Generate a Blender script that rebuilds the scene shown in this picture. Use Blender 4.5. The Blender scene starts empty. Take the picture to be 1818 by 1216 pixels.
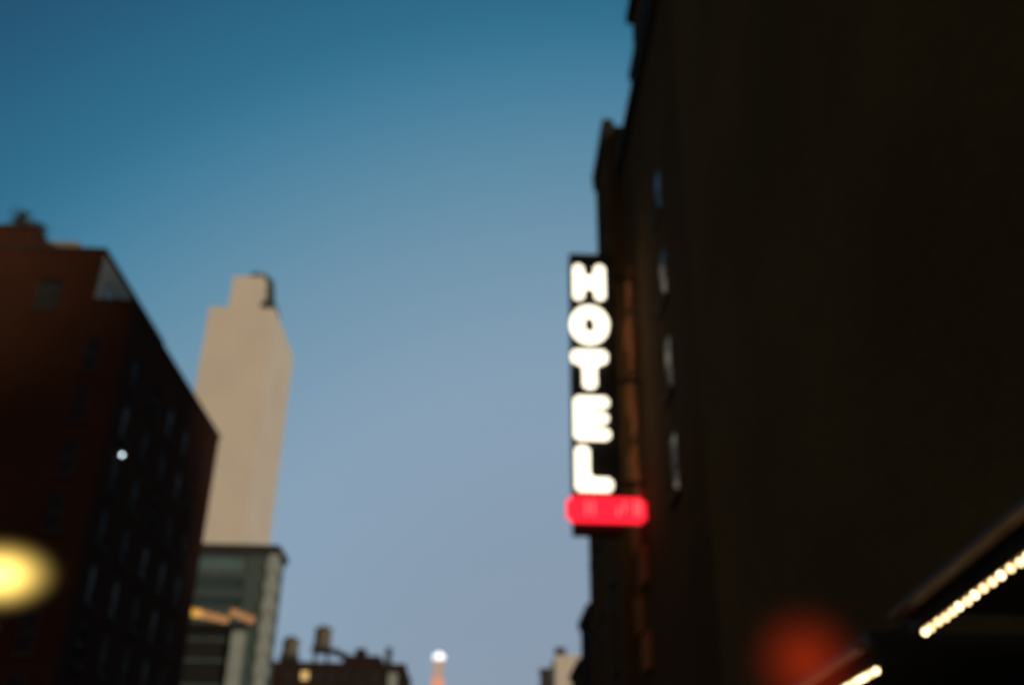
import bpy, bmesh, math, random
from mathutils import Vector, Matrix
random.seed(7)
R = math.radians
S = bpy.context.scene
COL = S.collection

# ------------------------------------------------------------------ camera
PITCH, YAW, ROLL = R(27.0), R(1.4), R(0.95)
EYE = Vector((0, 0, 1.6))
fw = Vector((math.sin(YAW)*math.cos(PITCH), math.cos(YAW)*math.cos(PITCH), math.sin(PITCH)))
r0 = Vector((math.cos(YAW), -math.sin(YAW), 0))
u0 = r0.cross(fw)
rt = r0*math.cos(ROLL) + u0*math.sin(ROLL)
up = rt.cross(fw)
cam = bpy.data.cameras.new('camera')
co = bpy.data.objects.new('camera', cam); COL.objects.link(co)
co.matrix_world = Matrix(((rt.x, up.x, -fw.x, EYE.x), (rt.y, up.y, -fw.y, EYE.y), (rt.z, up.z, -fw.z, EYE.z), (0, 0, 0, 1)))
cam.sensor_width = 36; cam.lens = 35.0
cam.clip_start = 0.1; cam.clip_end = 6000
cam.dof.use_dof = True                    # the photograph missed its focus: set close, everything far is soft
cam.dof.focus_distance = 1.5
cam.dof.aperture_fstop = 2.3
cam.dof.aperture_blades = 0
S.camera = co

# ------------------------------------------------------------------ sky and sun (dusk)
SUN_EL, SUN_AZ = R(5.0), R(132.0)         # azimuth clockwise from +Y: behind the camera, to the right
EXPO = 1.5                                # exposed for the fading sky
W = bpy.data.worlds.new('World'); S.world = W; W.use_nodes = True
nt = W.node_tree; N = nt.nodes; L = nt.links
bg = N['Background']; bg.inputs['Strength'].default_value = 0.12
sky = N.new('ShaderNodeTexSky'); sky.sky_type = 'NISHITA'; sky.sun_disc = False
sky.sun_elevation = SUN_EL; sky.sun_rotation = SUN_AZ
sky.altitude = 10; sky.air_density = 1.0; sky.dust_density = 0.6; sky.ozone_density = 2.0
# twilight tint: pale towards the horizon down the avenue, deepening to blue-green with angle from it
tcw = N.new('ShaderNodeTexCoord'); dp = N.new('ShaderNodeVectorMath'); dp.operation = 'DOT_PRODUCT'
dp.inputs[1].default_value = (math.sin(R(6)), math.cos(R(6)), 0)
nrm = N.new('ShaderNodeVectorMath'); nrm.operation = 'NORMALIZE'
L.new(tcw.outputs['Generated'], nrm.inputs[0]); L.new(nrm.outputs[0], dp.inputs[0])
ramp = N.new('ShaderNodeValToRGB'); ramp.color_ramp.interpolation = 'B_SPLINE'
def lin(c): return tuple((v/255/12.92 if v/255 <= .04045 else ((v/255+.055)/1.055)**2.4) for v in c)
stops = [(-1.0, (150, 124, 98)), (-.5, (104, 102, 98)), (0.0, (34, 62, 86)), (.45, (24, 62, 92)), (.604, (30, 78, 110)), (.70, (44, 111, 142)), (.752, (68, 127, 157)), (.817, (105, 146, 170)),
         (.871, (124, 155, 177)), (.91, (138, 162, 184)), (.95, (136, 157, 178)), (1.0, (137, 150, 169))]
cr = ramp.color_ramp
while len(cr.elements) < len(stops): cr.elements.new(0.5)
for e, (p_, c_) in zip(cr.elements, stops): e.position = p_*.5+.5; e.color = (*lin(c_), 1)
half = N.new('ShaderNodeMath'); half.operation = 'MULTIPLY_ADD'; half.inputs[1].default_value = .5; half.inputs[2].default_value = .5
L.new(dp.outputs['Value'], half.inputs[0]); L.new(half.outputs[0], ramp.inputs['Fac'])
sc1 = N.new('ShaderNodeVectorMath'); sc1.operation = 'SCALE'; sc1.inputs['Scale'].default_value = 0.95/(0.12*2**EXPO)
sc2 = N.new('ShaderNodeVectorMath'); sc2.operation = 'SCALE'; sc2.inputs['Scale'].default_value = 0.035
add = N.new('ShaderNodeVectorMath'); add.operation = 'ADD'
L.new(ramp.outputs['Color'], sc1.inputs[0]); L.new(sky.outputs[0], sc2.inputs[0])
L.new(sc1.outputs[0], add.inputs[0]); L.new(sc2.outputs[0], add.inputs[1]); L.new(add.outputs[0], bg.inputs['Color'])

sun = bpy.data.lights.new('sun', 'SUN'); so = bpy.data.objects.new('sun', sun); COL.objects.link(so)
sun.energy = 0.95; sun.angle = R(12); sun.color = (1.0, 0.80, 0.60)
sd = Vector((math.sin(SUN_AZ)*math.cos(SUN_EL), math.cos(SUN_AZ)*math.cos(SUN_EL), math.sin(SUN_EL)))
so.rotation_euler = sd.to_track_quat('Z', 'Y').to_euler()
so.location = (40, -40, 60)
S.view_settings.view_transform = 'Standard'; S.view_settings.look = 'None'
S.view_settings.gamma = 1.0; S.view_settings.use_curve_mapping = False
S.view_settings.exposure = EXPO
S.cycles.max_bounces = 6

# ------------------------------------------------------------------ materials
MATS = {}
def principled(name, rough=0.8, spec=0.3):
    m = bpy.data.materials.new(name); m.use_nodes = True
    b = m.node_tree.nodes['Principled BSDF']
    b.inputs['Roughness'].default_value = rough
    b.inputs['Specular IOR Level'].default_value = spec
    return m, m.node_tree, b
def noisy(name, c1, c2, scale=3.0, rough=0.85, spec=0.3, bump=0.0, metal=0.0, detail=6):
    m, t, b = principled(name, rough, spec)
    tc = t.nodes.new('ShaderNodeTexCoord'); n = t.nodes.new('ShaderNodeTexNoise')
    n.inputs['Scale'].default_value = scale; n.inputs['Detail'].default_value = detail
    r = t.nodes.new('ShaderNodeValToRGB')
    r.color_ramp.elements[0].position = 0.3; r.color_ramp.elements[0].color = (*c1, 1)
    r.color_ramp.elements[1].position = 0.7; r.color_ramp.elements[1].color = (*c2, 1)
    t.links.new(tc.outputs['Object'], n.inputs['Vector']); t.links.new(n.outputs['Fac'], r.inputs['Fac'])
    t.links.new(r.outputs['Color'], b.inputs['Base Color'])
    b.inputs['Metallic'].default_value = metal
    if bump:
        bp = t.nodes.new('ShaderNodeBump'); bp.inputs['Strength'].default_value = bump; bp.inputs['Distance'].default_value = 0.02
        t.links.new(n.outputs['Fac'], bp.inputs['Height']); t.links.new(bp.outputs['Normal'], b.inputs['Normal'])
    MATS[name] = m; return m
def brick(name, c1, c2, mortar, scale=1.0):
    """brick courses that follow the wall: u runs along x + y, v along z"""
    m, t, b = principled(name, 1.0, 0.03)
    tc = t.nodes.new('ShaderNodeTexCoord'); sp = t.nodes.new('ShaderNodeSeparateXYZ')
    ad = t.nodes.new('ShaderNodeMath'); cb = t.nodes.new('ShaderNodeCombineXYZ')
    t.links.new(tc.outputs['Object'], sp.inputs[0])
    t.links.new(sp.outputs['X'], ad.inputs[0]); t.links.new(sp.outputs['Y'], ad.inputs[1])
    t.links.new(ad.outputs[0], cb.inputs['X']); t.links.new(sp.outputs['Z'], cb.inputs['Y'])
    bk = t.nodes.new('ShaderNodeTexBrick'); bk.inputs['Scale'].default_value = scale
    bk.inputs['Color1'].default_value = (*c1, 1); bk.inputs['Color2'].default_value = (*c2, 1)
    bk.inputs['Mortar'].default_value = (*mortar, 1)
    bk.inputs['Brick Width'].default_value = 0.22; bk.inputs['Row Height'].default_value = 0.075; bk.inputs['Mortar Size'].default_value = 0.01
    t.links.new(cb.outputs[0], bk.inputs['Vector'])
    n = t.nodes.new('ShaderNodeTexNoise'); n.inputs['Scale'].default_value = 0.25; n.inputs['Detail'].default_value = 5
    t.links.new(tc.outputs['Object'], n.inputs['Vector'])
    mr = t.nodes.new('ShaderNodeMapRange'); mr.inputs['To Min'].default_value = 0.6; mr.inputs['To Max'].default_value = 1.4
    t.links.new(n.outputs['Fac'], mr.inputs['Value'])
    mx = t.nodes.new('ShaderNodeVectorMath'); mx.operation = 'SCALE'
    t.links.new(bk.outputs['Color'], mx.inputs[0]); t.links.new(mr.outputs[0], mx.inputs['Scale'])
    t.links.new(mx.outputs[0], b.inputs['Base Color'])
    bp = t.nodes.new('ShaderNodeBump'); bp.inputs['Strength'].default_value = 0.4; bp.inputs['Distance'].default_value = 0.01
    inv = t.nodes.new('ShaderNodeMath'); inv.operation = 'SUBTRACT'; inv.inputs[0].default_value = 1.0
    t.links.new(bk.outputs['Fac'], inv.inputs[1]); t.links.new(inv.outputs[0], bp.inputs['Height'])
    t.links.new(bp.outputs['Normal'], b.inputs['Normal'])
    MATS[name] = m; return m
def emit(name, c, strength, base=(0.8, 0.8, 0.8)):
    m, t, b = principled(name, 0.4, 0.3)
    b.inputs['Base Color'].default_value = (*base, 1)
    b.inputs['Emission Color'].default_value = (*c, 1); b.inputs['Emission Strength'].default_value = strength/2**EXPO
    MATS[name] = m; return m
def glass(name, tint, rough=0.08, spec=0.5):
    m, t, b = principled(name, rough, spec)
    tc = t.nodes.new('ShaderNodeTexCoord'); n = t.nodes.new('ShaderNodeTexNoise'); n.inputs['Scale'].default_value = 0.7
    bp = t.nodes.new('ShaderNodeBump'); bp.inputs['Strength'].default_value = 0.04
    t.links.new(tc.outputs['Object'], n.inputs['Vector']); t.links.new(n.outputs['Fac'], bp.inputs['Height'])
    t.links.new(bp.outputs['Normal'], b.inputs['Normal'])
    b.inputs['Base Color'].default_value = (*tint, 1)
    MATS[name] = m; return m
def glow_volume(name, c, strength, power):
    """a ball of glow without glass: emission fades outwards as a blurred light would (unit sphere in object space)"""
    m = bpy.data.materials.new(name); m.use_nodes = True; t = m.node_tree
    t.nodes.remove(t.nodes['Principled BSDF'])
    tc = t.nodes.new('ShaderNodeTexCoord'); g = t.nodes.new('ShaderNodeTexGradient'); g.gradient_type = 'SPHERICAL'
    pw = t.nodes.new('ShaderNodeMath'); pw.operation = 'POWER'; pw.inputs[1].default_value = power
    ml = t.nodes.new('ShaderNodeMath'); ml.operation = 'MULTIPLY'; ml.inputs[1].default_value = strength/2**EXPO
    v = t.nodes.new('ShaderNodeVolumePrincipled'); v.inputs['Density'].default_value = 0.02
    v.inputs['Emission Color'].default_value = (*c, 1)
    t.links.new(tc.outputs['Object'], g.inputs['Vector']); t.links.new(g.outputs['Fac'], pw.inputs[0])
    t.links.new(pw.outputs[0], ml.inputs[0]); t.links.new(ml.outputs[0], v.inputs['Emission Strength'])
    t.links.new(v.outputs[0], t.nodes['Material Output'].inputs['Volume'])
    MATS[name] = m; return m

asphalt = noisy('asphalt', (0.035, 0.035, 0.037), (0.06, 0.06, 0.06), 8, 0.9, bump=0.3)
pavement = noisy('pavement', (0.20, 0.195, 0.185), (0.28, 0.27, 0.255), 2, 0.9)
kerbst = noisy('kerb_stone', (0.22, 0.22, 0.22), (0.3, 0.29, 0.28), 3)
roadpaint = noisy('road_paint', (0.55, 0.55, 0.52), (0.75, 0.75, 0.72), 6)
earth = noisy('ground', (0.06, 0.058, 0.05), (0.1, 0.095, 0.085), 0.05)
redbrick = brick('red_brick', (0.066, 0.0225, 0.011), (0.048, 0.017, 0.009), (0.038, 0.024, 0.016))
sootbrick = brick('soot_brick', (0.095, 0.052, 0.018), (0.078, 0.043, 0.015), (0.065, 0.038, 0.015))
brownbrick = brick('brown_brick', (0.120, 0.070, 0.022), (0.100, 0.058, 0.018), (0.085, 0.052, 0.018))
hotelwall = brick('hotel_brick', (0.085, 0.046, 0.016), (0.070, 0.038, 0.013), (0.06, 0.034, 0.013))
hotelbrick = brick('terracotta_brick', (0.42, 0.145, 0.05), (0.34, 0.115, 0.04), (0.18, 0.085, 0.04))
farbrick = brick('far_brick', (0.026, 0.017, 0.013), (0.021, 0.014, 0.011), (0.022, 0.018, 0.015))
whitewash = noisy('whitewash', (0.22, 0.225, 0.20), (0.30, 0.305, 0.275), 1.2)
beige = noisy('beige_render', (0.50, 0.465, 0.395), (0.56, 0.525, 0.445), 0.12)
paleStone = noisy('pale_stone', (0.20, 0.24, 0.225), (0.27, 0.31, 0.29), 0.8)
greystone = noisy('grey_stone', (0.042, 0.064, 0.062), (0.058, 0.082, 0.078), 0.6)
darkstone = noisy('dark_stone', (0.025, 0.021, 0.017), (0.04, 0.033, 0.026), 1.5)
tanstone = noisy('tan_stone', (0.22, 0.18, 0.125), (0.28, 0.23, 0.16), 1.5)
greenmetal = noisy('green_metal', (0.022, 0.036, 0.030), (0.036, 0.055, 0.045), 2, .6)
darkmetal = noisy('dark_metal', (0.018, 0.018, 0.017), (0.03, 0.029, 0.026), 6, 0.55, metal=0.0)
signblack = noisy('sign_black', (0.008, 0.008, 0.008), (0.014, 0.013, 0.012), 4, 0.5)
tarroof = noisy('tar_roof', (0.04, 0.04, 0.04), (0.07, 0.068, 0.065), 1.5)
framepaint = noisy('frame_paint', (0.04, 0.036, 0.032), (0.06, 0.054, 0.048), 3, 0.5)
tankwood = noisy('tank_wood', (0.085, 0.075, 0.05), (0.125, 0.11, 0.075), 1.5)
leafm = noisy('leaf', (0.02, 0.028, 0.013), (0.035, 0.045, 0.02), 2)
canopywood = noisy('canopy_fascia', (0.09, 0.045, 0.018), (0.13, 0.065, 0.025), 3, 0.5)
duskglass = glass('dusk_glass', (0.012, 0.013, 0.016), 0.14, 0.42)
hotelglass = glass('hotel_glass', (0.014, 0.013, 0.026), .28, .07)
dustyglass = [glass('dusty_glass', (0.010, 0.010, 0.011), .35, .02), glass('curtained_glass', (0.012, 0.011, 0.010), .5, .005), glass('grimy_glass', (0.010, 0.010, 0.010), .3, .05)]
tealglass = glass('teal_glass', (0.03, 0.055, 0.06), 0.15, 0.6)
lettering = emit('letter_light', (1.0, 0.88, 0.66), 2.4)
redpanel = emit('red_panel_light', (1.0, 0.014, 0.034), 1.5, (0.5, 0.02, 0.03))
redtube = emit('neon_tube_light', (1.0, 0.09, 0.10), 1.4)
bulbm = emit('bulb_light', (1.0, 0.70, 0.36), 5.8)
bulbdim = emit('dim_bulb_light', (1.0, 0.64, 0.28), 3.8)
amberwin = emit('amber_window_light', (1.0, 0.50, 0.07), 0.62, (0.3, 0.2, 0.1))
amberdim = emit('dim_amber_light', (1.0, 0.42, 0.15), 0.24, (0.3, 0.2, 0.1))
skypane = noisy('sky_reflection_panel', (0.07, 0.125, 0.13), (0.09, 0.15, 0.155), .5, .25, .5)  # pale teal base colour stands in for sky reflected in the top panes
warmwin = emit('warm_window_light', (1.0, 0.66, 0.22), 0.7, (0.3, 0.25, 0.15))
whitespeck = emit('white_speck_light', (0.75, 0.95, 1.0), 9.0)
spirewhite = emit('spire_crown_light', (0.95, 0.95, 1.0), 1.4)
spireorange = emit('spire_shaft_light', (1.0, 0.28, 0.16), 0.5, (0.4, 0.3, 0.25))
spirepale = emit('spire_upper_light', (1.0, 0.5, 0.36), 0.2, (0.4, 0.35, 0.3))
glowyellow = glow_volume('yellow_glow_ball', (1.0, 0.67, 0.15), 15.0, 2.9)
glowred = glow_volume('red_glow_ball', (1.0, 0.055, 0.006), 0.68, 2.3)

# ------------------------------------------------------------------ mesh helpers
def link(name, bm, mat, parent=None, smooth=False):
    me = bpy.data.meshes.new(name); bm.normal_update(); bm.to_mesh(me); bm.free()
    if smooth:
        for p in me.polygons: p.use_smooth = True
    me.materials.append(MATS[mat] if isinstance(mat, str) else mat)
    o = bpy.data.objects.new(name, me); COL.objects.link(o)
    if parent is not None: o.parent = parent
    return o
def share(name, src, parent, loc):
    o = bpy.data.objects.new(name, src.data); COL.objects.link(o); o.parent = parent; o.location = loc; return o
def tag(o, label, cat, group=None):
    o['label'] = label; o['category'] = cat
    if group: o['group'] = group
    return o
def thing(name, label, cat, loc, group=None):
    o = bpy.data.objects.new(name, None); COL.objects.link(o); o.location = loc
    o.empty_display_size = 0.5
    return tag(o, label, cat, group)
def box(bm, x0, x1, y0, y1, z0, z1):
    v = [bm.verts.new(p) for p in ((x0,y0,z0),(x1,y0,z0),(x1,y1,z0),(x0,y1,z0),(x0,y0,z1),(x1,y0,z1),(x1,y1,z1),(x0,y1,z1))]
    for f in ((0,3,2,1),(4,5,6,7),(0,1,5,4),(1,2,6,5),(2,3,7,6),(3,0,4,7)): bm.faces.new([v[i] for i in f])
def boxbm(*a, bevel=0.0):
    bm = bmesh.new(); box(bm, *a)
    if bevel: bmesh.ops.bevel(bm, geom=bm.edges[:], offset=bevel, segments=2, affect='EDGES')
    return bm
def cyl(bm, c, r0_, r1_, h, n=20, axis='Z'):
    rings = []
    for r, d in ((r0_, 0), (r1_, h)):
        ring = []
        for i in range(n):
            a = 2*math.pi*i/n
            p = (r*math.cos(a), r*math.sin(a), d)
            if axis == 'X': p = (p[2], p[0], p[1])
            if axis == 'Y': p = (p[0], p[2], p[1])
            ring.append(bm.verts.new((c[0]+p[0], c[1]+p[1], c[2]+p[2])))
        rings.append(ring)
    for i in range(n): bm.faces.new((rings[0][i], rings[0][(i+1)%n], rings[1][(i+1)%n], rings[1][i]))
    bm.faces.new(rings[0][::-1]); bm.faces.new(rings[1])
def bar(bm, a, b, r, n=8):
    a, b = Vector(a), Vector(b); d = (b-a).normalized()
    s = d.cross(Vector((0, 0, 1)) if abs(d.z) < 0.9 else Vector((1, 0, 0))).normalized(); t = d.cross(s)
    ra, rb = [], []
    for i in range(n):
        k = 2*math.pi*i/n; o = s*math.cos(k)*r + t*math.sin(k)*r
        ra.append(bm.verts.new(a+o)); rb.append(bm.verts.new(b+o))
    for i in range(n): bm.faces.new((ra[i], ra[(i+1)%n], rb[(i+1)%n], rb[i]))
    bm.faces.new(ra[::-1]); bm.faces.new(rb)
def lathe(bm, prof, n=24, c=(0, 0, 0)):
    rings = [[bm.verts.new((c[0]+r*math.cos(2*math.pi*i/n), c[1]+r*math.sin(2*math.pi*i/n), c[2]+z)) for i in range(n)] for r, z in prof]
    for a, b in zip(rings, rings[1:]):
        for i in range(n): bm.faces.new((a[i], a[(i+1)%n], b[(i+1)%n], b[i]))
    bm.faces.new(rings[0][::-1]); bm.faces.new(rings[-1])
def holed_face(bm, P, u0_, u1_, z0, z1, holes, nrm, depth):
    """a wall face with real openings; P(u, z, d) maps to a point d behind the face"""
    us = sorted({u0_, u1_, *[h[0] for h in holes], *[h[1] for h in holes]})
    zs = sorted({z0, z1, *[h[2] for h in holes], *[h[3] for h in holes]})
    for a, b in zip(us, us[1:]):
        for c, d in zip(zs, zs[1:]):
            mu, mz = (a+b)/2, (c+d)/2
            if any(h[0] < mu < h[1] and h[2] < mz < h[3] for h in holes): continue
            bm.faces.new([bm.verts.new(P(*q, 0)) for q in ((a, c), (b, c), (b, d), (a, d))])
    for a, b, c, d in holes:
        cs = ((a, c), (b, c), (b, d), (a, d))
        for i in range(4):
            p, q = cs[i], cs[(i+1) % 4]
            bm.faces.new([bm.verts.new(v) for v in (P(*p, 0), P(*q, 0), P(*q, depth), P(*p, depth))])
        bm.faces.new([bm.verts.new(P(*q, depth)) for q in cs])
def block(bm, x0, x1, y0, y1, z0, z1, front=(), right=(), left=(), depth=0.28):
    """building body: front = openings (x0,x1,z0,z1) in the -Y face; right/left = openings (y0,y1,z0,z1) in the +X / -X face"""
    holed_face(bm, lambda u, z, d: (u, y0+d, z), x0, x1, z0, z1, front, None, depth)
    holed_face(bm, lambda u, z, d: (x1-d, u, z), y0, y1, z0, z1, right, None, depth)
    holed_face(bm, lambda u, z, d: (x0+d, u, z), y0, y1, z0, z1, left, None, depth)
    q = lambda *ps: bm.faces.new([bm.verts.new(p) for p in ps])
    q((x0,y1,z0),(x1,y1,z0),(x1,y1,z1),(x0,y1,z1)); q((x0,y0,z1),(x1,y0,z1),(x1,y1,z1),(x0,y1,z1)); q((x0,y0,z0),(x1,y0,z0),(x1,y1,z0),(x0,y1,z0))
WCACHE = {}
def window(parent, face, plane, a, b, c, d, depth=0.28, frame=framepaint, pane=duskglass, sill=None, panemat2=None):
    """double hung sash in an opening. face: 'front' (-Y), 'right' (+X), 'left' (-X); a..b along the wall, c..d in height; local coordinates of parent"""
    w, h = b-a, d-c; key = (face, round(w, 3), round(h, 3), frame.name, pane.name, depth)
    def put(bm, u0_, u1_, z0, z1, t0, t1):      # t = distance out from the opening's back
        if face == 'front': box(bm, u0_, u1_, -t1, -t0, z0, z1)
        elif face == 'right': box(bm, t0, t1, u0_, u1_, z0, z1)
        else: box(bm, -t1, -t0, u0_, u1_, z0, z1)
    if key not in WCACHE:
        f = 0.07; ft = min(.12, depth*.7); bm = bmesh.new()
        put(bm, 0, f, 0, h, .005, ft); put(bm, w-f, w, 0, h, .005, ft)
        put(bm, f, w-f, 0, f, .005, ft); put(bm, f, w-f, h-f, h, .005, ft); put(bm, f, w-f, h*.5-.03, h*.5+.03, .005, ft*.9)
        fr = link('window', bm, frame, parent)
        bm = bmesh.new(); put(bm, f, w-f, f, h*.5-.03, .02, .035); lo = link('pane', bm, pane, fr)
        bm = bmesh.new(); put(bm, f, w-f, h*.5+.03, h-f, .045, .06); hi = link('pane', bm, pane, fr)
        WCACHE[key] = (fr, lo, hi)
    else:
        s = WCACHE[key]; fr = share('window', s[0], parent, (0, 0, 0)); share('pane', s[1], fr, (0, 0, 0)); share('pane', s[2], fr, (0, 0, 0))
    fr.location = {'front': (a, plane+depth, c), 'right': (plane-depth, a, c), 'left': (plane+depth, a, c)}[face]
    if sill:
        k2 = key + ('sill',)
        if k2 not in WCACHE:
            bm = bmesh.new(); put(bm, -.08, w+.08, -.16, -.004, depth*0.5, depth+.12)
            WCACHE[k2] = link('sill', bm, sill, fr)
        else: share('sill', WCACHE[k2], fr, (0, 0, 0))
    return fr
def structure(o): o['kind'] = 'structure'; return o

# ------------------------------------------------------------------ ground
structure(link('ground', boxbm(-3000, 3000, -600, 3000, -0.6, -0.02), earth))
structure(link('road', boxbm(-15.5, 1.4, -60, 900, -0.018, 0.0), asphalt))
for nm, x0, x1 in (('pavement_right', 1.55, 30, ), ('pavement_left', -60, -15.65)):
    structure(link(nm, boxbm(x0, x1, -60, 900, -0.015, 0.14), pavement))
structure(link('kerb_right', boxbm(1.4, 1.546, -60, 900, -0.015, 0.15), kerbst))
structure(link('kerb_left', boxbm(-15.646, -15.5, -60, 900, -0.015, 0.15), kerbst))
for x in (-11.9, -8.3, -1.9):
    for k in range(14):
        structure(link('lane_marking', boxbm(x-.06, x+.06, -6+k*9, -3+k*9, 0.001, 0.005), roadpaint))
structure(link('traffic_island', boxbm(-4.9, -3.1, 5.6, 11.6, 0.006, 0.15, bevel=0.03), kerbst))

# ------------------------------------------------------------------ left: red brick building with the painted penthouse
o = thing('brick_building', 'dark red brick building at left edge with pale grey penthouse side', 'building', (-20.5, 50.6, 0))
# local: x <= 0, y >= 0
SIDEY = [1.9, 5.65, 9.4, 13.1, 16.85]; FL = [3.4+3.05*k for k in range(8)]
side = [(y, y+1.15, z+.15, z+2.15) for y in SIDEY for z in FL]
front = [(x, x+.95, z+.2, z+2.3) for x in (-2.25, -9.2, -16.2) for z in FL]
bm = bmesh.new(); block(bm, -24, 0, 0, 21.2, 0, 28.6, front, side, depth=.18)
link('wall', bm, redbrick, o)
for h in side: window(o, 'right', 0, *h, depth=.18, sill=darkstone, pane=random.choice(dustyglass))
for h in front: window(o, 'front', 0, *h, depth=.18, sill=darkstone, pane=hotelglass)
# parapet above the roof: front run and street run, with coping
bm = bmesh.new(); box(bm, -2.3, 0, 0.0, .35, 28.6, 29.3); box(bm, -.35, 0, .35, 21.2, 28.6, 29.3); link('parapet', bm, redbrick, o)
bm = bmesh.new(); box(bm, -2.35, .1, -.1, .4, 29.3, 29.45); box(bm, -.4, .1, .4, 21.3, 29.3, 29.45); link('coping', bm, darkstone, o)
# penthouse storey, front flush brick, street side painted pale
up_front = [(-5.75, -4.3, 28.75, 30.7), (-13.5, -12.05, 28.75, 30.7)]
bm = bmesh.new(); block(bm, -24, -2.36, 0, 12.0, 28.6, 32.7, up_front)
ph = link('penthouse', bm, redbrick, o)
for h in up_front: window(o, 'front', 0, *h, sill=darkstone)
bm = bmesh.new(); holed_face(bm, lambda u, z, d: (-2.32-d, u, z), 0.02, 12.0, 28.62, 32.45, [(1.0, 2.2, 29.3, 31.0), (5.0, 6.2, 29.3, 31.0)], None, 0.03)
sw = link('painted_side', bm, whitewash, ph)
for y in (1.0, 5.0): window(o, 'right', -2.32, y, y+1.2, 29.3, 31.0, depth=0.03)
bm = bmesh.new(); box(bm, -24, -2.25, -.08, 12.1, 32.7, 32.86); link('coping', bm, darkstone, o)
# taller stair block at the left
bm = bmesh.new(); box(bm, -14, -6.9, 0.3, 8, 32.86, 34.3); box(bm, -14.1, -6.8, 0.2, 8.1, 34.3, 34.46); link('stair_block', bm, redbrick, o)
bm = bmesh.new(); box(bm, -6.3, -5.75, .6, 1.6, 32.86, 33.5); link('chimney_stub', bm, redbrick, o)
tag(link('roof_bulkhead', boxbm(-28.25, -26.1, 54, 57, 32.86, 35.4, bevel=.05), tanstone), 'tan box-like bulkhead on the roof of the red brick building', 'bulkhead')
# roof garden shrubs on the stair block
for k, (x, y, h, lab) in enumerate(((-28.9, 51.9, 1.3, 'dark leafy roof shrub nearest the left edge of the picture'), (-28.0, 52.2, .62, 'small low roof shrub beside the taller one'))):
    t = thing('roof_shrub', lab, 'shrub', (x, y, 34.46), 'shrubs on the brick roof')
    bm = bmesh.new(); cyl(bm, (0, 0, 0), .2, .26, .3, 12); link('pot', bm, darkstone, t)
    bm = bmesh.new()
    for a in range(5): bar(bm, (0, 0, .25), (.35*math.cos(a*1.3), .35*math.sin(a*1.3), .3+h*.8), .02, 5)
    link('stem', bm, tankwood, t)
    bm = bmesh.new()
    for i in range(320):
        p = Vector((random.gauss(0, .28), random.gauss(0, .28), .35+h*random.random())); s = random.uniform(.08, .16)
        e1 = Vector((random.gauss(0,1), random.gauss(0,1), random.gauss(0,1))).normalized(); e2 = e1.orthogonal().normalized()
        bm.faces.new([bm.verts.new(p+q) for q in (e1*s, e2*s*.5, -e1*s, -e2*s*.5)])
    link('foliage', bm, leafm, t)
t = thing('speck_lamp', 'tiny cold white speck of light added on the dark street side of the brick building', 'lamp', (-20.5, 52.7, 20.8))  # fixture made up to carry a small white speck
link('bracket', boxbm(0.0, .18, -.03, .03, .1, .16), darkmetal, t)
bm = bmesh.new(); bmesh.ops.create_icosphere(bm, subdivisions=2, radius=.065); bmesh.ops.translate(bm, vec=(.26, 0, .0), verts=bm.verts); link('bulb', bm, whitespeck, t, True)
bm = bmesh.new(); cyl(bm, (.26, 0, .1), .17, .06, .1, 14); link('shade', bm, darkmetal, t)

# ------------------------------------------------------------------ beige tower
t = thing('tower_block', 'tall plain beige tower block rising behind the brick building', 'tower', (-36.8, 150, 0))
bm = bmesh.new(); box(bm, -11.2, 0, 0, 18.8, 0, 83.3); link('wall', bm, beige, t)
bm = bmesh.new(); box(bm, -8.0, -2.7, 0.02, 8, 83.3, 89.5); link('bulkhead', bm, beige, t)
bm = bmesh.new(); box(bm, -2.68, -.2, .3, 5, 83.3, 84.5); box(bm, -1.9, -.7, .8, 1.6, 84.5, 86.4); link('roof_vent', bm, greenmetal, t)
bm = bmesh.new()
bar(bm, (-1.1, 3, 83.3), (-2.1, 3, 90.4), .45); bar(bm, (-2.6, 3, 88.6), (-1.5, 3, 88.2), .6); bar(bm, (-1.9, 3.2, 86.0), (-2.6, 3.2, 87.0), .22); link('flue', bm, greenmetal, t)
bm = bmesh.new(); cyl(bm, (-4.2, 3.0, 89.5), 1.7, 1.7, 1.5, 18); cyl(bm, (-4.2, 3.0, 91.0), 1.8, .1, .9, 18); link('roof_tank', bm, greenmetal, t)

# ------------------------------------------------------------------ grey corner building
t = thing('corner_building', 'grey corner building with pale pier and amber lit window band below the beige tower', 'building', (-20.6, 98, 0))
bands = [(-8.2, -2.8, 25.6, 27.0), (-8.2, -2.8, 23.7, 24.9), (-8.2, -2.8, 22.0, 23.1)]
sides = [(1.3+1.6*k, 2.2+1.6*k, 6+2.9*j, 7.9+2.9*j) for k in range(2) for j in range(7)]
bm = bmesh.new(); block(bm, -16, 0, 0, 4.6, 0, 27.6, bands, sides, depth=.3); link('wall', bm, greystone, t)
for h in sides: window(t, 'right', 0, *h, depth=.3)
for i, (a, b, c, d) in enumerate(bands):
    f = link('window', boxbm(a, b, .20, .29, c, c+.12), framepaint, t)
    n = 5; w = (b-a)/n
    for k in range(n): link('pane', boxbm(a+k*w+.05, a+(k+1)*w-.05, .24, .285, c+.13, d-.03), skypane if i == 0 else tealglass, f)
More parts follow.
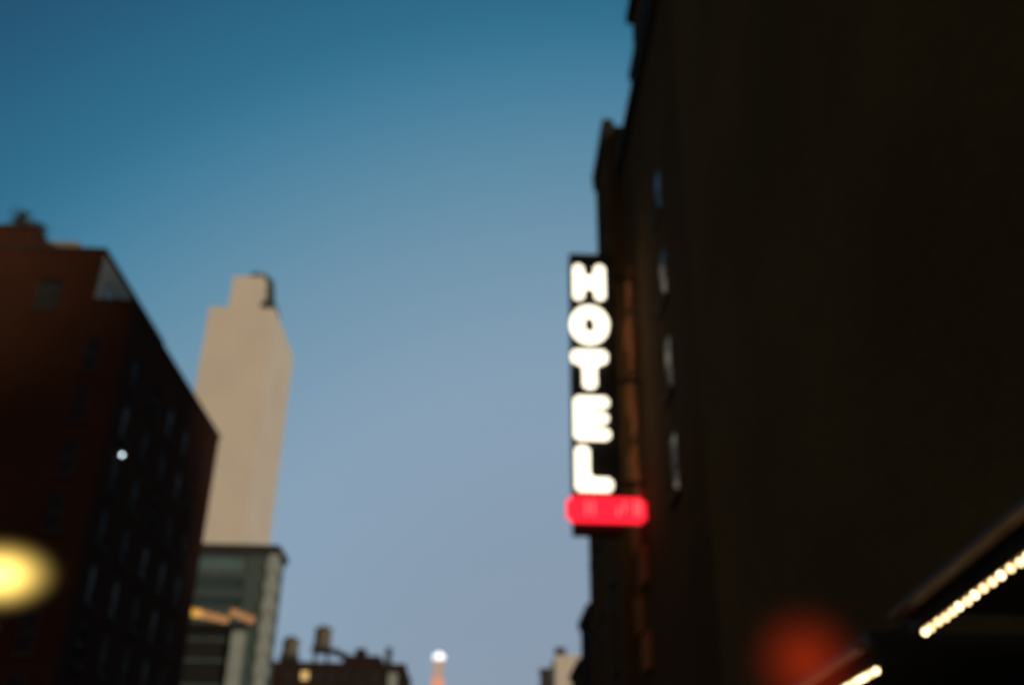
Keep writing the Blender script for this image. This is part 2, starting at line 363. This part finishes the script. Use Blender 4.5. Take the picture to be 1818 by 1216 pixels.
# amber lit ribbon that steps down to the right, in two runs
for k in range(5):
    q = link('lit_panel', boxbm(-8.1+.88*k, -7.26+.88*k, -.16, -.01, 21.25-.17*k, 21.95-.19*k), amberwin if k < 2 else amberdim, t)
for k in range(3):
    q = link('lit_panel', boxbm(-3.66+.8*k, -2.9+.8*k, -.16, -.01, 21.2-.28*k, 21.85-.3*k), amberdim, t)
link('base_shade_sheet', boxbm(-9, -3.15, -.25, -.012, 0, 20.1), signblack, t)  # dark sheet laid over the lower front in place of its shade
for z in (18.8, 16.9, 14.6): link('ledge', boxbm(-9, -3.2, -.45, -.26, z, z+.28), greystone, t)
bm = bmesh.new(); box(bm, -16.2, .35, -.45, 4.8, 27.6, 28.15); box(bm, -16.1, .2, -.3, 4.7, 27.3, 27.598); link('cornice', bm, darkmetal, t)
bm = bmesh.new(); box(bm, -.62, .25, -.22, .9, 0, 27.28); link('corner_pier', bm, paleStone, t)
for k in range(13): link('quoin', boxbm(-.75, .42, -.34, 1.2, 2.2+k*1.95, 3.1+k*1.95), paleStone, t)
bm = bmesh.new(); box(bm, -3.05, -1.95, -.9, -.02, 0, 19.7); link('front_pier', bm, paleStone, t)
bm = bmesh.new(); box(bm, -9, -1.6, -1.2, -.27, 20.12, 20.35); link('terrace_slab', bm, darkmetal, t)

# ------------------------------------------------------------------ far dark roofs with water tanks
t = thing('roofline_building', 'distant dark brown building with uneven roofline and one yellow lit window', 'building', (-18.9, 260, 0))
wins = [(-29.6+3.6*k, -27.6+3.6*k, z, z+2.1) for k in range(8) for z in (38.6, 35.2, 31.8)]
sidew = [(3+4*k, 5+4*k, z, z+2) for k in range(5) for z in (31, 34, 37)]
bm = bmesh.new(); block(bm, -34, 0, 0, 24, 0, 42.2, wins, sidew, depth=.4); link('wall', bm, farbrick, t)
for h in wins:
    lit = abs(h[0]+26.0) < .1 and h[2] == 38.6
    window(t, 'front', 0, *h, depth=.4, pane=warmwin if lit else duskglass)
for h in sidew: window(t, 'right', 0, *h, depth=.4)
bm = bmesh.new(); box(bm, -16, -6.5, .4, 14, 42.2, 44.8); link('roof_house', bm, farbrick, t)
bm = bmesh.new(); box(bm, -13.1, -10.4, 1, 3.5, 44.8, 46.6); link('chimney', bm, farbrick, t)
bm = bmesh.new(); box(bm, -5.5, -3.9, 1, 3, 42.2, 47.0); link('chimney', bm, greystone, t)
bm = bmesh.new(); box(bm, -34.1, .2, -.2, .5, 42.2, 42.9); link('cornice', bm, farbrick, t)
bm = bmesh.new(); box(bm, -4.2, -2.0, -.3, -.02, 0, 40.6); link('pier', bm, paleStone, t)
def tank(x, y, z, r, h, legs, lab):
    q = thing('water_tank', lab, 'water tank', (x, y, z), 'rooftop water tanks')
    bm = bmesh.new(); cyl(bm, (0, 0, legs), r, r*.96, h, 22); link('barrel', bm, tankwood, q)
    for k in range(4):
        bm = bmesh.new(); cyl(bm, (0, 0, legs+h*(.12+.25*k)), r*1.02, r*1.02, .12, 22); link('hoop', bm, darkmetal, q)
    bm = bmesh.new(); cyl(bm, (0, 0, legs+h), r*1.1, .15, r*.55, 22); link('cone_roof', bm, tankwood, q)
    for sx in (-1, 1):
        for sy in (-1, 1):
            bm = bmesh.new(); bar(bm, (sx*r*.75, sy*r*.75, 0), (sx*r*.65, sy*r*.65, legs), .22); link('leg', bm, darkmetal, q)
    bm = bmesh.new(); box(bm, -r*1.05, r*1.05, -r*1.05, r*1.05, legs-1.3, legs-.01); link('platform', bm, darkmetal, q)
    return q
tank(-48.9, 264, 42.2, 2.1, 3.9, 2.7, 'left water tank, standing low on the distant dark roof')
tank(-40.9, 264, 42.2, 2.2, 4.5, 4.9, 'right and higher water tank on the distant dark roof')
t = thing('tank_gantry', 'dark sloping gantry from the higher water tank down to the roof house', 'gantry', (-40.6, 264, 47.2))
bm = bmesh.new(); bar(bm, (2.35, 0, -.7), (6.3, -.5, -2.35), .75); bar(bm, (2.35, 1.6, -.7), (6.3, 1.1, -2.35), .75); link('beam', bm, darkmetal, t)

# ------------------------------------------------------------------ lit spire far down the avenue
t = thing('lit_spire', 'far away spire with white lit crown on an orange lit shaft', 'tower', (-29, 700, 0))
link('base', boxbm(-14, 14, -8, 16, 0, 84), farbrick, t)
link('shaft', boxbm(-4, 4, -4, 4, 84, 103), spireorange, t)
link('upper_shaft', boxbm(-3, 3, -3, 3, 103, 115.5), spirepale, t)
bm = bmesh.new(); lathe(bm, ((2.6, 0), (3.9, .9), (4.3, 2.4), (3.4, 3.9), (1.2, 4.8), (.2, 6.0)), 20, (0, 0, 115.5)); link('crown', bm, spirewhite, t, True)

# ------------------------------------------------------------------ right: pale slim building far behind
t = thing('slim_building', 'slim pale beige building far off beside the right-hand facades', 'building', (10, 140, 0))
sw_ = [(y, y+1.4, z, z+1.8) for y in (2, 5, 8) for z in (12, 15, 18, 21)]
bm = bmesh.new(); block(bm, 0, 6, 0, 12, 0, 25.4, (), (), sw_); link('wall', bm, beige, t)
for h in sw_: window(t, 'left', 0, *h)
bm = bmesh.new(); box(bm, .1, 1.5, .5, 2.2, 25.4, 26.5); link('roof_vent', bm, darkmetal, t)
t = thing('chimney_stack', 'dark chimney block left of the slim beige building', 'chimney', (8.4, 138, 0))
link('stack', boxbm(-.5, .9, 0, 1.4, 0, 22.9), darkmetal, t)
link('cap', boxbm(-.65, 1.05, -.15, 1.55, 22.9, 23.3), darkmetal, t)

# ------------------------------------------------------------------ right row beyond the hotel
def row_building(label, x, y0, y1, z, mat, floors, merlon=False, corn=.25, dx=14):
    t = thing('row_building', label, 'building', (x, y0, 0), 'dark facades beyond the hotel')
    d = y1-y0; nb = max(1, int(d/2.4)); holes = []
    for k in range(nb):
        c = d*(k+.5)/nb
        for f in range(floors): holes.append((c-.5, c+.5, 4.2+f*3.1, 6.1+f*3.1))
    bm = bmesh.new(); block(bm, 0, dx, 0, d, 0, z, (), (), holes); link('wall', bm, mat, t)
    for h in holes: window(t, 'left', 0, *h, sill=darkstone)
    link('cornice', boxbm(-corn, dx, -.02, d+.02, z, z+.35), darkstone, t)
    if merlon:
        n = 7
        for k in range(n): link('merlon', boxbm(-corn-.05, .35, d*k/n+.12, d*k/n+.52, z+.352, z+.75), darkstone, t)
    return t
b2 = row_building('tall narrow dark facade with notched parapet directly behind the sign', 4.75, 34.0, 38.3, 29.2, sootbrick, 8, True, .12)
link('corner_block', boxbm(-.12, .28, -.06, .4, 29.0, 29.9), tanstone, b2)
row_building('dark facade lower than the notched one, seen below the sign', 5.0, 38.32, 46.9, 20, sootbrick, 5)
row_building('low dark facade further along, ending beside the slim beige building', 5.0, 46.92, 51.6, 11.6, farbrick, 2, corn=.15)
row_building('lowest dark facade, farthest of the right-hand row', 5.0, 51.62, 57.2, 9.9, sootbrick, 2, corn=.15)

# ------------------------------------------------------------------ hotel
HX = 5.2
t = thing('hotel_building', 'dark brick hotel facade carrying the vertical lit sign', 'building', (HX, 22, 0))
rows = [1.05+3.05*k for k in range(9)]
hol = [(3.6, 4.7, 1.2+3.05*k, 3.0+3.05*k) for k in range(3, 7)]
bm = bmesh.new(); block(bm, 0, 16, 0, 11.5, 0, 26.6, (), (), hol, depth=.1); link('wall', bm, hotelwall, t)
for h in hol: window(t, 'left', 0, *h, depth=.1, sill=darkstone, pane=hotelglass)
link('cornice', boxbm(-.25, .6, 0, 11.6, 26.6, 27.0), darkstone, t)
bm = bmesh.new(); box(bm, .7, 16, 0, 10.8, 26.6, 38.6); link('upper_storeys', bm, sootbrick, t)
for z in (28.6, 31.2, 34.5, 38): link('string_course', boxbm(.45, 1.0, 0, 11.0, z, z+.4), darkstone, t)
for k in range(11):                                              # terracotta stones that step in and out at the far corner
    a, b = ((9.15, 10.5), (10.3, 11.56))[k % 2]
    link('quoin', boxbm(-.14, .3, a, b+random.uniform(-.1, 0), 6.6+k*1.3, 7.8+k*1.3+random.uniform(-.15, .05)), hotelbrick, t)

# near building, windowless dark wall
t = thing('blank_building', 'huge windowless dark building filling the right of the picture', 'building', (HX, -16, 0))
bm = bmesh.new(); block(bm, -.06, 20, 0, 37.95, 0, 29.6); link('wall', bm, brownbrick, t)
link('parapet', boxbm(-.16, .3, 0, 37.9, 29.6, 30.1), darkstone, t)

# ------------------------------------------------------------------ hotel sign
SY = 31.0; K = SY/30
t = thing('hotel_sign', 'vertical blade sign with white glowing letters HOTEL above a red lit panel', 'sign', (HX, SY, 15))
def W_(x, z): return (x*K-HX, (z-1.6)*K+1.6-15)                  # measured at 30 m, hung at SY
def wbox(x0, x1, z0, z1, y0, y1, bevel=0):
    a = W_(x0, z0); b = W_(x1, z1); return boxbm(a[0], b[0], y0, y1, a[1], b[1], bevel=bevel)
link('sign_box', wbox(2.72, 4.3, 10.35, 20.5, 0, .42), signblack, t)
for z in (19.6, 15.6, 12.0): link('bracket', wbox(4.3, 5.02, z, z+.12, .15, .27), darkmetal, t)
def letter(pts, cx, cz, hole=None):
    """flat channel letter, outline in metres about its centre, extruded 12 cm off the box face"""
    bm = bmesh.new()
    c = W_(cx, cz)
    ring = [bm.verts.new((c[0]+p[0], -.12, c[1]+p[1])) for p in pts]
    back = [bm.verts.new((c[0]+p[0], -.004, c[1]+p[1])) for p in pts]
    n = len(pts)
    if hole is None:
        bm.faces.new(ring); bm.faces.new(back[::-1])
    else:
        hr = [bm.verts.new((c[0]+p[0], -.12, c[1]+p[1])) for p in hole]; hb = [bm.verts.new((c[0]+p[0], -.004, c[1]+p[1])) for p in hole]
        for i in range(n):
            j = (i+1) % n
            bm.faces.new((ring[i], ring[j], hr[j], hr[i])); bm.faces.new((hr[i], hr[j], hb[j], hb[i]))
    for i in range(n): bm.faces.new((ring[i], ring[(i+1) % n], back[(i+1) % n], back[i]))
    bmesh.ops.recalc_face_normals(bm, faces=bm.faces[:])
    ve = [e for e in bm.edges if hole is None and abs(e.verts[0].co.y-e.verts[1].co.y) > .05]
    if ve: bmesh.ops.bevel(bm, geom=ve, offset=.09, segments=4, affect='EDGES')
    LET.append(link('letter', bm, lettering, t)); return LET[-1]
w, h, s = .57, .70, .37
LET = []
letter([(-w,-h),(-w+s,-h),(-w+s,-.21),(w-s,-.21),(w-s,-h),(w,-h),(w,h),(w-s,h),(w-s,.21),(-w+s,.21),(-w+s,h),(-w,h)], 3.39, 19.30)
ell = lambda a, b: [(a*math.cos(2*math.pi*i/40), b*math.sin(2*math.pi*i/40)) for i in range(40)]
letter(ell(.68, .74), 3.37, 17.62, ell(.20, .34))
letter([(-.62,.72),(-.62,.24),(-.23,.24),(-.23,-.70),(.23,-.70),(.23,.24),(.62,.24),(.62,.72)], 3.34, 15.93)
letter([(-.58,-.77),(.62,-.77),(.62,-.39),(-.02,-.39),(-.02,-.18),(.57,-.18),(.57,.18),(-.02,.18),(-.02,.39),(.60,.39),(.60,.77),(-.58,.77)], 3.36, 14.18)
letter([(-.57,-.77),(.64,-.77),(.64,-.33),(-.10,-.33),(-.10,.77),(-.57,.77)], 3.37, 12.44)
bc = (W_(2.72, 0)[0]+W_(4.3, 0)[0])/2
for lt in list(LET):                                             # the sign is double faced: the same letters on its back
    q = share('letter', lt, t, (2*bc, .42, 0)); q.rotation_euler = (0, 0, math.pi)
rp = link('red_panel', wbox(2.50, 4.985, 10.64, 11.46, -.36, -.01, bevel=.13), redpanel, t)
for x, z, hh in ((3.12, 11.05, .22), (3.32, 11.05, .22), (4.1, 10.95, .14), (4.3, 11.1, .16), (4.62, 11.06, .24), (4.76, 11.06, .24)):
    a = W_(x, z); bm = bmesh.new(); bar(bm, (a[0], -.40, a[1]-hh), (a[0], -.40, a[1]+hh), .04); link('neon_tube', bm, redtube, rp)

# ------------------------------------------------------------------ canopies with bulbs over the right pavement
def canopy(y0, y1, zc, label, slope=-.09):
    t = thing('canopy', label, 'canopy', (3.0, y0, zc), 'bulb-lit canopies')
    L_ = y1-y0; ang = math.atan(slope); t.rotation_euler = (ang, 0, 0)
    link('roof_slab', boxbm(.08, HX-3-.1, 0, L_, .22, .30), darkmetal, t)
    link('soffit', boxbm(.08, HX-3-.1, 0.01, L_-.01, .19, .218), darkmetal, t)
    link('fascia', boxbm(0, .076, -.01, L_+.01, .06, .30), darkmetal, t)
    link('trim', boxbm(-.13, -.002, -.02, L_+.02, .15, .19), canopywood, t)
    link('lamp_rail', boxbm(.01, .06, 0, L_, .035, .058), darkmetal, t)
    src = {}; n = int(L_/.116)
    for k in range(n):                                           # bulbs: a little uneven in place and strength
        p = (.03, .05+k*.116+random.uniform(-.012, .012), .012+random.uniform(-.005, .003)); m = random.choice((bulbm, bulbm, bulbdim))
        if m.name in src: share('bulb', src[m.name], t, p)
        else:
            bm = bmesh.new(); bmesh.ops.create_uvsphere(bm, u_segments=12, v_segments=8, radius=.023)
            src[m.name] = link('bulb', bm, m, t, True); src[m.name].location = p
    for k in range(2):
        y = L_*(.2+.6*k)
        bm = bmesh.new(); bar(bm, (.15, y, .3), (HX-3-.1, y, 1.3), .015); link('tie_rod', bm, darkmetal, t)
canopy(3.6, 7.05, 3.255, 'nearer canopy whose edge of bulbs runs out of the right edge')
canopy(7.82, 10.6, 2.86, 'second canopy, only a short run of bulbs at the bottom edge', -.04)

# ------------------------------------------------------------------ added posts with balls of soft glow, in place of two blurred lights
def globe_lamp(name, loc, h, r, volmat, label):
    t = thing(name, label, 'glow lamp', loc)
    bm = bmesh.new(); lathe(bm, ((.16, 0), (.16, .3), (.09, .45), (.06, 1.0), (.05, h-r[2]-.12), (.10, h-r[2]-.10), (.12, h-r[2]-.02), (.05, h-r[2]+.02)), 16); link('post', bm, darkmetal, t, True)
    bm = bmesh.new(); bmesh.ops.create_icosphere(bm, subdivisions=4, radius=1); g = link('globe', bm, volmat, t, True); g.location = (0, 0, h); g.scale = r
globe_lamp('glow_lamp', (-4.09, 8.5, .15), 3.45, (.60, .44, .39), glowyellow, 'soft yellow glow on an added lamp post at lower left edge')
globe_lamp('glow_lamp', (2.38, 7.5, .14), 2.72, (.54, .54, .54), glowred, 'soft dim red glow on an added lamp post at the bottom right')
